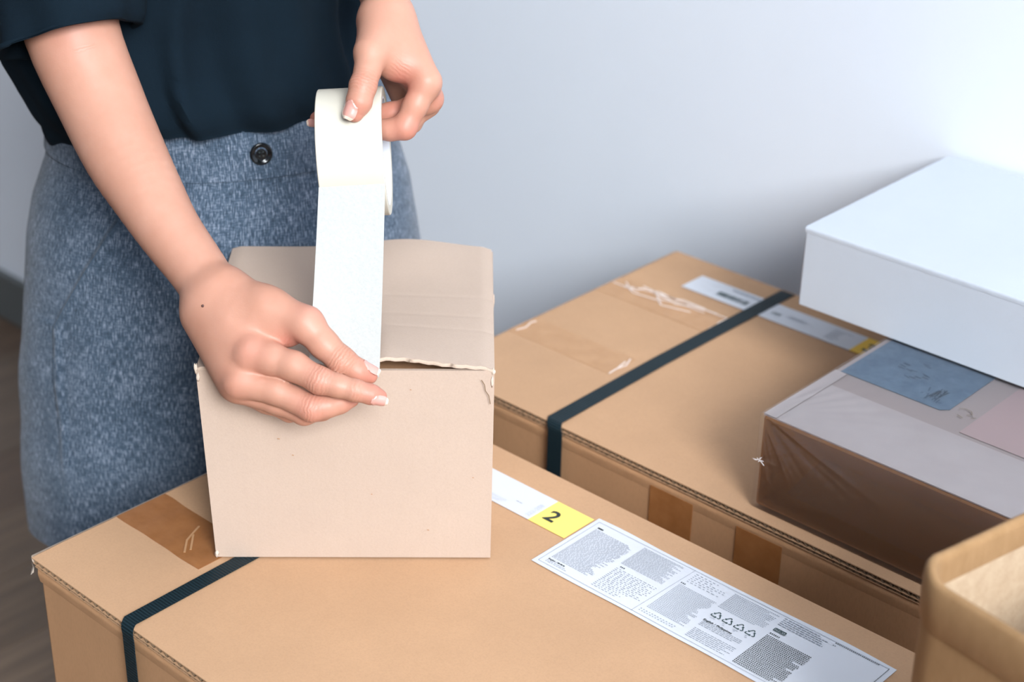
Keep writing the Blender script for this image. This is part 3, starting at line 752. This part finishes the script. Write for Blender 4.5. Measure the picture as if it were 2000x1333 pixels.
# --- left arm and hand (holding the roll, thumb in front, fingers through the core)
l_elb = bp_(.135, .055, 1.105)
l_base = [Limb([(l_elb, .036), (at(748, -40, 1.300), .0215), (at(754, 10, 1.264), .0165), (at(757, 34, 1.252), .0165)], 4)] + [
    Prim(at(756, 74, 1.272), at(800, 186, 1.296), .0150, .0140),
    Prim(at(758, 40, 1.250), at(832, 160, 1.238), .0170, .0108), Prim(at(756, 40, 1.256), at(838, 192, 1.256), .0165, .0100),
    Prim(at(750, 44, 1.268), at(834, 200, 1.275), .0160, .0095), Prim(at(742, 52, 1.280), at(822, 205, 1.290), .0150, .0090),
    Prim(at(746, 48, 1.248), at(726, 104, 1.224), .0150, .0116), Prim(at(752, 80, 1.240), at(778, 118, 1.240), .0150, .0105), Prim(at(740, 100, 1.232), at(768, 128, 1.238), .0105, .0085)]
l_thumb = chain([(at(724, 104, 1.224), .0116), (at(718, 138, 1.217), .0092), (at(709, 168, 1.212), .0094), (at(701, 200, 1.210), .0088), (at(693, 222, 1.2105), .0062)])
l_index = chain([(at(832, 162, 1.238), .0105), (at(812, 205, 1.238), .0088), (at(790, 249, 1.240), .0087), (at(762, 254, 1.242), .0076), (at(735, 253, 1.245), .0072), (at(705, 250, 1.250), .0056)])
l_mid = chain([(at(836, 194, 1.257), .0102), (at(800, 213, 1.258), .0084), (at(765, 222, 1.260), .0080), (at(705, 226, 1.262), .0075), (at(650, 230, 1.258), .0070), (at(620, 232, 1.254), .0056)])
l_ring = chain([(at(832, 204, 1.274), .0096), (at(800, 236, 1.272), .0082), (at(755, 240, 1.272), .0078), (at(715, 238, 1.270), .0066), (at(690, 236, 1.270), .0054)])
l_pink = chain([(at(820, 208, 1.290), .0088), (at(805, 240, 1.290), .0072), (at(775, 248, 1.290), .0066), (at(748, 246, 1.288), .0052)])
left_fn = hand_field(l_base, [l_thumb, l_index, l_mid, l_ring, l_pink], .011)
# --- torso, upper arms and legs under the clothes
sh_r, sh_l = bp_(-.150, .000, 1.285), bp_(.140, .000, 1.285)
torso = [Prim(bp_(-.075, -.01, .74), bp_(.085, -.01, .74), .074, .074), Prim(bp_(-.05, -.01, .90), bp_(.06, -.01, .90), .075, .075), Prim(bp_(-.07, -.015, 1.05), bp_(.05, -.015, 1.05), .078, .078),
         Prim(bp_(-.10, -.015, 1.22), bp_(.09, -.015, 1.22), .075, .075), Prim(bp_(-.05, -.01, .78), bp_(-.05, -.015, 1.2), .075, .08), Prim(bp_(.05, -.01, .78), bp_(.04, -.015, 1.2), .075, .08),
         Prim(bp_(-.01, -.01, 1.28), bp_(-.01, .01, 1.40), .055, .050),
         Prim(sh_r, at(128, -60, 1.285), .052, .039), Prim(sh_l, l_elb, .050, .037)]
for sg in (-1, 1):
    torso += [Prim(bp_(sg * .078, -.01, .74), bp_(sg * .082, -.02, .44), .074, .055), Prim(bp_(sg * .082, -.02, .44), bp_(sg * .08, -.035, .09), .052, .034),
              Prim(bp_(sg * .08, -.045, .045), bp_(sg * .085, .075, .026), .036, .024)]
torso += [Prim(bp_(-.01, .02, 1.50), bp_(-.01, .02, 1.535), .082, .080), Prim(bp_(-.01, .045, 1.455), bp_(-.01, .05, 1.49), .055, .062), Prim(bp_(-.01, .10, 1.50), bp_(-.01, .112, 1.475), .008, .013)]
body_fn = group(torso, .04)
def bounds(prims, pad=.012):
    lo = np.min([np.minimum(q.a - max(q.ra, q.rb), q.a + q.ba - max(q.ra, q.rb)) for q in prims], 0) - pad
    hi = np.max([np.maximum(q.a + max(q.ra, q.rb), q.a + q.ba + max(q.ra, q.rb)) for q in prims], 0) + pad
    return lo, hi
parts_ = []
for fn, pr, hs in ((right_fn, r_base + r_thumb + r_index + r_mid + r_ring + r_pink, .00135), (left_fn, l_base + l_thumb + l_index + l_mid + l_ring + l_pink, .00135), (body_fn, torso, .008)):
    lo, hi = bounds(pr); parts_.append(surface(fn, lo, hi, hs))
BV = np.concatenate([p[0] for p in parts_]); offs = np.cumsum([0] + [len(p[0]) for p in parts_]); BF = np.concatenate([p[1] + o for p, o in zip(parts_, offs)])
PS = thing('person', 'person in navy shirt and blue skirt, pulling masking tape down onto a small box', 'person', (PB[0], PB[1], 0))
ORG = np.array([PB[0], PB[1], 0.0])
me = bpy.data.meshes.new('body'); me.vertices.add(len(BV)); me.vertices.foreach_set('co', (BV - ORG).astype(np.float32).ravel())
me.loops.add(BF.size); me.loops.foreach_set('vertex_index', BF.astype(np.int32).ravel()); me.polygons.add(len(BF))
me.polygons.foreach_set('loop_start', np.arange(0, BF.size, 4, dtype=np.int32)); me.polygons.foreach_set('loop_total', np.full(len(BF), 4, np.int32))
me.polygons.foreach_set('use_smooth', np.ones(len(BF), bool)); me.update(); me.validate()
# knuckle creases and flushed skin, stored per vertex
mid3 = lambda ch, i: ch[i].a
CRE = [(at(625, 744, 1.174), at(694, 763, 1.173) - at(574, 716, 1.179), -CF - .5 * CD, .0075, 1.0), (at(694, 763, 1.173), at(725, 771, 1.175) - at(660, 754, 1.173), -CF, .0045, .6),
       (at(609, 797, 1.182), at(640, 793, 1.184) - at(540, 764, 1.186), -CF, .0065, .9), (at(668, 706, 1.185), at(700, 726, 1.188) - at(632, 672, 1.187), -CF - CD, .0075, 1.2),
       (at(709, 166, 1.212), at(701, 200, 1.21) - at(718, 138, 1.217), -CF, .0080, 1.0), (at(570, 655, 1.199), CR + .5 * CD, -CF, .006, .7), (at(776, 132, 1.236), -CR * .6 + CD * 1.0, -CF, .007, .7), (at(172, 92, 1.258), at(197, 200, 1.288) - at(140, 60, 1.29), -CF, .0022, .55)]
FLU = [(at(614, 610, 1.19), .012, .5), (at(491, 691, 1.18), .014, .35), (at(570, 664, 1.195), .012, .9), (at(625, 744, 1.174), .010, .6), (at(740, 775, 1.177), .014, .8), (at(720, 734, 1.19), .013, .8), (at(609, 800, 1.18), .012, .6), (at(690, 782, 1.19), .012, .6), (at(466, 752, 1.19), .012, .4),
       (at(693, 222, 1.21), .013, .7), (at(709, 168, 1.21), .010, .4), (at(785, 160, 1.236), .014, .9), (at(795, 255, 1.24), .014, .8), (at(855, 190, 1.25), .012, .5), (at(612, 231, 1.25), .013, .8), (at(770, 210, 1.25), .014, .6), (at(135, 70, 1.26), .02, .25)]
cm = np.zeros(len(BV)); ct = np.zeros(len(BV)); fl_ = np.zeros(len(BV))
for c, ax, dn, sg, amp in CRE:
    ax = nrm(ax); w = BV - c; tt = w @ ax; r = np.linalg.norm(w - np.outer(tt, ax), axis=1)
    m_ = amp * np.exp(-(tt / sg) ** 2) * np.exp(-np.maximum(r - .011, 0) / .002) * (w @ nrm(dn) > -.003)
    up_ = m_ > cm; cm[up_] = m_[up_]; ct[up_] = tt[up_]
for c, rr_, a_ in FLU:
    fl_ = np.maximum(fl_, a_ * np.exp(-(np.linalg.norm(BV - c, axis=1) / rr_) ** 2))
for nm, arr in (('crease', cm), ('crease_t', ct), ('flush', fl_)):
    at_ = me.attributes.new(nm, 'FLOAT', 'POINT'); at_.data.foreach_set('value', arr.astype(np.float32))
t = NT('skin'); co = t.coord()
blot = t.noise(co, 22, 4, .6); fine = t.noise(co, 700, 3, .7)
col = t.ramp(blot, [(.3, srgb(182, 131, 109)), (.7, srgb(191, 142, 121))])
fa = t.n('Attribute', attribute_name='flush'); ca = t.n('Attribute', attribute_name='crease'); ta = t.n('Attribute', attribute_name='crease_t')
col = t.mix(t.math('MULTIPLY', fa.outputs['Fac'], .75), col, srgb(188, 110, 96))
wob = t.math('MULTIPLY_ADD', t.noise(co, 130, 3), .0062, ta.outputs['Fac'])
wave = t.math('SINE', t.math('MULTIPLY', wob, 2 * math.pi / .0026))
cav = t.math('MULTIPLY', t.math('MAXIMUM', t.math('MULTIPLY', wave, -1.0), 0.0), ca.outputs['Fac'])
col = t.mix(t.math('MULTIPLY', cav, .30), col, srgb(176, 104, 80))
t.set(col, .46); t.b.inputs['Subsurface Weight'].default_value = .14; t.b.inputs['Subsurface Radius'].default_value = (.012, .0045, .0025); t.b.inputs['Subsurface Scale'].default_value = .45
t.b.inputs['Specular IOR Level'].default_value = .38
hgt = t.math('ADD', t.math('MULTIPLY', t.math('MULTIPLY', wave, ca.outputs['Fac']), .34), t.math('MULTIPLY', fine, .25))
t.bump(hgt, .5, .0006); M['skin'] = t.m
link('body', me, M['skin'], PS, False)
M['nail'] = NT('nail').set(srgb(206, 150, 138), .22).m; M['nail'].node_tree.nodes['Principled BSDF'].inputs['Coat Weight'].default_value = .3
M['nail_tip'] = NT('nail_free_edge').set(srgb(214, 194, 176), .3).m
def nail(fn, base, axis, normal, L, wdt, tipf=.88):
    axis = nrm(axis); normal = nrm(np.array(normal) - np.dot(normal, axis) * axis); side = np.cross(axis, normal)
    nx_, ny_ = 13, 15; P_ = np.zeros((ny_, nx_, 3)); hit = np.zeros((ny_, nx_), bool)
    for j in range(ny_):
        b = j / (ny_ - 1); hw = wdt / 2 * (1 - max(0, (.25 - b) / .25) ** 2 * .42) * (1 - max(0, (b - .66) / .34) ** 2.4 * .55)
        for i in range(nx_):
            x = (i / (nx_ - 1) * 2 - 1) * hw; P_[j, i] = base + axis * b * L + side * x
    Q = P_.reshape(-1, 3) + normal * .014
    for _ in range(60):
        d = fn(Q); Q = Q - normal * np.clip(d * .8, -.002, .002)[:, None] * (d > 3e-5)[:, None]
    dep = ((Q - P_.reshape(-1, 3)) @ normal).reshape(ny_, nx_); ok = np.abs(fn(Q)).reshape(ny_, nx_) < 3e-4
    for i in range(nx_):
        x = (i / (nx_ - 1) * 2 - 1)
        prof = dep[3, nx_ // 2] - wdt * .30 * x * x
        for j in range(ny_):
            b = j / (ny_ - 1)
            flat_ = prof - .0009 * b * b
            dep[j, i] = max(dep[j, i], flat_) if (ok[j, i] and dep[j, i] - flat_ < .0012) else flat_
    Q = P_.reshape(-1, 3) + normal * (dep.reshape(-1, 1) + .00035)
    o = mesh('fingernail', Q - ORG, grid_faces(nx_, ny_), [M['nail'], M['nail_tip']], PS, True)
    for k, p in enumerate(o.data.polygons): p.material_index = 1 if (k // (nx_ - 1)) / (ny_ - 2) > tipf else 0
    solidify(o, .0006, 0); return o
nail(right_fn, at(725, 771, 1.175), at(744, 776, 1.177) - at(700, 765, 1.173), -CF * .8 + CD * .55, .0118, .0088)
nail(right_fn, at(699, 724, 1.188), at(722, 735, 1.191) - at(690, 720, 1.187), -CD * .85 - CF * .5 + CR * .1, .0140, .0096)
nail(left_fn, at(699, 203, 1.2105), at(686, 236, 1.2105) - at(700, 203, 1.2105), -CF * .85 - CR * .42, .0138, .0115)
nail(left_fn, at(626, 233, 1.2545), -CR + .1 * CD, CD * .75 - CF * .7, .0100, .0078)
bm = bmesh.new(); bmesh.ops.create_icosphere(bm, subdivisions=2, radius=.0011); me = bpy.data.meshes.new('mole'); bm.to_mesh(me); bm.free()
mo = link('mole', me, plain('mole_brown', (78, 48, 42), .5), PS, True); q = at(396, 598, 1.15)
for _ in range(80): q = q + nrm(CF + CR * (396 - 1000) / FPX + CD * (598 - 666.5) / FPX) * float(right_fn(q[None])[0]) * .9
mo.location = tuple(q - ORG)
# ------------------------------------------------------------------ clothes
def cloth_obj(name, V, nu, nv, mat, uv, th, label=None):
    me = bpy.data.meshes.new(name); F = grid_faces(nu, nv, True)
    me.from_pydata([tuple(map(float, v - ORG)) for v in V], [], F); me.update()
    ul = me.uv_layers.new(name='UVMap')
    for p in me.polygons:
        i = p.index % nu
        for li in p.loop_indices:
            vi = me.loops[li].vertex_index; a, b = uv[vi]
            if i == nu - 1 and vi % nu == 0: a += uv[nu - 1][0] + uv[1][0]
            ul.data[li].uv = (a, b)
    o = link(name, me, mat, PS, True, label); solidify(o, th, 1 if th < 0 else -1); return o
def interp(rows, z):
    zs_ = [r[0] for r in rows]
    return [float(np.interp(z, zs_, [r[k] for r in rows])) for k in range(1, len(rows[0]))]
SK = [(.470, .0024, .196, .122), (.5065, .0030, .196, .124), (.593, .0048, .195, .127), (.67, .0055, .1895, .128), (.7238, .0075, .1830, .131), (.7905, .0095, .1735, .130), (.8254, .0115, .1665, .126), (.8596, .0137, .1547, .120), (.8788, .0143, .1495, .117), (.93, .014, .144, .114)]
def skirt_pt(th, z, off=0.0):
    s, A_, b_ = interp(SK, z); drop = max(0, (.80 - z) / .33)
    fold = drop * (.004 * math.sin(th * 5 + 1.1) + .003 * math.sin(th * 9 + z * 9) + .0025 * math.sin(th * 3 - z * 14))
    fold += .0012 * math.sin(z * 60 + th * 4) * math.exp(-((z - .62) / .08) ** 2) + .0025 * math.exp(-((th - 3.35) / .12) ** 2) * math.exp(-((z - .56) / .06) ** 2) * math.sin(z * 150)
    if .56 < z < .868:                     # slanted pocket: the side panel lies a step behind the front panel
        pl = 2.14 + .46 * min(1, (.868 - z) / .135) - .10 * max(0, (.735 - z) / .17)
        fade = min(1, (z - .56) / .08); e_ = (th - pl) / .012
        fold += fade * (.0028 * math.exp(-((th - pl + .02) / .035) ** 2) - (.0048 if z > .735 else .0030) * (1 / (1 + math.exp(-max(-20, min(20, e_ * 2))))) * math.exp(-max(0, th - pl) / .28))
    c, q = math.cos(th), math.sin(th)
    r = off + fold
    return bp_(s + (A_ + r) * c, (b_ + r * (.5 if q > 0 else 1)) * q, z)
def denim(name, rot):
    t = NT(name); uvc = t.coord('UV')
    a = t.noise(t.mapped(uvc, (950, 120, 1), (0, 0, rot)), 1.0, 3, .7); b = t.noise(t.mapped(uvc, (150, 900, 1), (0, 0, rot)), 1.0, 3, .7); c = t.noise(uvc, 28, 4, .6)
    f = t.math('ADD', t.math('MULTIPLY', a, .70), t.math('MULTIPLY', b, .30)); f = t.math('ADD', f, t.math('MULTIPLY', t.math('SUBTRACT', c, .5), .16))
    t.set(t.ramp(f, [(.36, srgb(26, 42, 57)), (.50, srgb(58, 77, 96)), (.64, srgb(138, 148, 165))]), .9); t.bump(f, .5, .001); t.b.inputs['Sheen Weight'].default_value = .15
    return t.m
M['denim'] = denim('skirt_weave', 0.0); M['denim_bias'] = denim('waistband_weave', math.radians(-40))
nu, nv = 420, 110; V = []; UVs = []
for j in range(nv):
    z = .520 + (.8760 - .520) * j / (nv - 1)
    for i in range(nu):
        th = 2 * math.pi * i / nu; zz = z - (.034 * math.exp(-((th - 3.35) / .75) ** 2) - .006 * math.sin(th * 2 + .5)) * max(0, (.66 - z) / .14)
        V.append(skirt_pt(th, zz)); UVs.append((th * .17, zz))
cloth_obj('skirt', V, nu, nv, M['denim'], UVs, .0016, 'blue woven knee-less skirt with side pocket') ['label'] = 'short blue linen-look skirt with slanted side pocket'
V = []; UVs = []; nv = 10
for j in range(nv):
    z = .8745 + (.932 - .8745) * j / (nv - 1)
    for i in range(nu):
        th = 2 * math.pi * i / nu; V.append(skirt_pt(th, z, .0020 + (.0006 if j in (0, nv - 1) else .0012))); UVs.append((th * .17, z))
cloth_obj('waistband', V, nu, nv, M['denim_bias'], UVs, .002)
def seam(name, path, w, mat):
    """a raised welt following the skirt surface; path holds (angle, height)"""
    V = []; n = len(path)
    for k, (th, z) in enumerate(path):
        for (o_, d_) in ((-w, .0004), (-w * .4, .0024), (w * .4, .0024), (w, .0004)): V.append(skirt_pt(th + o_ / .19, z, d_) - ORG)
    return mesh(name, V, [(i * 4 + k, i * 4 + k + 1, (i + 1) * 4 + k + 1, (i + 1) * 4 + k) for i in range(n - 1) for k in range(3)], mat, PS, True)
seam('pocket_edge', [(2.14 + .46 * k / 30 - .018, .866 - .133 * k / 30) for k in range(31)], .0022, M['denim'])
seam('side_seam', [(2.595 - .09 * k / 40 + .012 * math.sin(k * .5), .733 - .18 * k / 40) for k in range(41)], .0018, M['denim'])
# button
bc = None
for zc in np.linspace(.86, .94, 400):
    for th in (1.30, 1.34, 1.38, 1.42, 1.46):
        p = skirt_pt(th, zc, .0042); qv = p - CAM; dd = qv @ CF; e_ = math.hypot(1000 + FPX * (qv @ CR) / dd - 505, 666.5 + FPX * (qv @ CD) / dd - 300)
        if bc is None or e_ < bc[0]: bc = (e_, p, th)
bn = nrm(EF * math.sin(bc[2]) + ER * math.cos(bc[2]) * .8 + UP * .08); bx_ = nrm(np.cross(UP, bn)); by_ = np.cross(bn, bx_)
prof = [(0, .0022), (.0022, .0022), (.0050, .0014), (.0066, .0020), (.0082, .0034), (.0092, .0030), (.0096, .0016), (.0090, -.0006), (0, -.0006)]
V = []; n = 40
for (r, z) in prof:
    for i in range(n): a = 2 * math.pi * i / n; V.append(bc[1] + bx_ * r * math.cos(a) + by_ * r * math.sin(a) + bn * z - ORG)
bt = mesh('button', V, grid_faces(n, len(prof), True), M['button'], PS, True, 'shiny black round button')
for sx_ in (-1, 1):
    for sy_ in (-1, 1):
        c_ = bc[1] + bx_ * .0016 * sx_ + by_ * .0016 * sy_ + bn * .0023 - ORG
        V = [c_] + [c_ + (bx_ * math.cos(a) + by_ * math.sin(a)) * .0007 for a in np.linspace(0, 2 * math.pi, 9)[:-1]]
        mesh('button_hole', V, [(0, k + 1, (k + 1) % 8 + 1) for k in range(8)], M['ink'], bt)
# shirt
t = NT('shirt_cotton'); uvc = t.coord('UV'); n1 = t.noise(t.mapped(uvc, (900, 900, 1)), 1, 2, .6); n2 = t.noise(uvc, 14, 3, .5)
t.set(t.mix(n2, srgb(10, 21, 29), srgb(14, 28, 38)), .95); t.bump(n1, .25, .0008); t.b.inputs['Specular IOR Level'].default_value = .12; M['shirt'] = t.m
SR = [(.860, .016, .150, .122), (.8788, .0175, .1500, .126), (.9025, .014, .1450, .128), (.9351, -.0050, .1450, .124), (.9579, -.0140, .1470, .118), (.994, -.020, .153, .112), (1.10, -.024, .162, .112), (1.20, -.012, .160, .110), (1.26, -.008, .145, .100), (1.30, -.008, .105, .080), (1.325, -.008, .070, .068)]
nu, nv = 240, 80; V = []; UVs = []
for j in range(nv):
    b = j / (nv - 1)
    for i in range(nu):
        th = 2 * math.pi * i / nu; c, q = math.cos(th), math.sin(th)
        hem = .9195 - .046 * (max(0, (-c - .35) / .65) ** 1.3) - .02 * max(0, -q) + .004 * math.sin(th * 3)
        z = hem + (1.325 - hem) * b ** 1.4
        s, A_, b_ = interp(SR, z)
        low = math.exp(-((z - .96) / .09) ** 2)
        fold = low * (.0045 * math.sin(th * 7 + .8) + .0035 * math.sin(th * 12 + z * 12) + .003 * math.sin(th * 19 + 2))
        fold += .008 * math.exp(-((th - (1.72 - (z - .93) * 1.2)) / .05) ** 2) * low - .007 * math.exp(-((th - (1.80 - (z - .93) * 1.0)) / .06) ** 2) * math.exp(-((z - .935) / .03) ** 2)
        blouse = .006 * math.exp(-((z - hem - .028) / .022) ** 2) - .004 * math.exp(-((z - hem) / .008) ** 2)
        lm = min(1, max(0, (1.30 - z) / .05)); r = (fold + blouse) * lm + .001
        V.append(bp_(s + (A_ + r) * c, (b_ + r) * q, z)); UVs.append((th * .16, z))
cloth_obj('shirt', V, nu, nv, M['shirt'], UVs, .0012, 'dark navy cotton shirt hanging over the waistband')
def sleeve(name, c0, c1, r0, r1, tilt, seedp, mid=None):
    ax = nrm(c1 - c0); s1 = nrm(np.cross(ax, EF)); s2 = np.cross(ax, s1); nu, nv = 90, 40; V = []; UVs = []; L = np.linalg.norm(c1 - c0)
    for j in range(nv):
        b = j / (nv - 1); c = c0 + (c1 - c0) * b; r = r0 + (r1 - r0) * b
        if mid is not None:                 # follow the upper arm
            k_ = .40; c = c + (mid - (c0 + (c1 - c0) * k_)) * (b / k_ * (2 - b / k_) if b < k_ else ((1 - b) / (1 - k_)) * (2 - (1 - b) / (1 - k_)))
        for i in range(nu):
            th = 2 * math.pi * i / nu
            f = (.003 * math.sin(th * 4 + seedp) + .002 * math.sin(th * 7 + b * 6)) * (1 - b)
            f += .0012 if b < .11 else 0
            V.append(c + (s1 * math.cos(th) + s2 * math.sin(th)) * (r + f) + ax * (tilt * math.cos(th + seedp) * (1 - b)))
            UVs.append((th * r0, b * L))
    return cloth_obj(name, V, nu, nv, M['shirt'], UVs, .0014)
sleeve('sleeve', at(118, 74, 1.292), sh_r + UP * .005, .0510, .064, .004, .4, at(128, -60, 1.285))
sleeve('sleeve', l_elb + nrm(sh_l - l_elb) * .05, sh_l + UP * .005, .050, .058, .004, 1.4)
# hair, out of frame above the shirt
V = []; nu, nv = 40, 16; hc = bp_(-.01, .012, 1.525)
for j in range(nv):
    ph = math.pi * (.02 + .74 * j / (nv - 1))
    for i in range(nu):
        th = 2 * math.pi * i / nu; fr_c = max(0, math.sin(th)) * max(0, (ph - 1.0) / 1.2) * .075
        V.append(hc + ER * .094 * math.sin(ph) * math.cos(th) + EF * ((.100 - fr_c) * math.sin(ph) * math.sin(th)) + UP * .104 * math.cos(ph) - ORG)
mesh('hair', V, grid_faces(nu, nv, True), plain('dark_hair', (40, 30, 28), .5), PS, True)
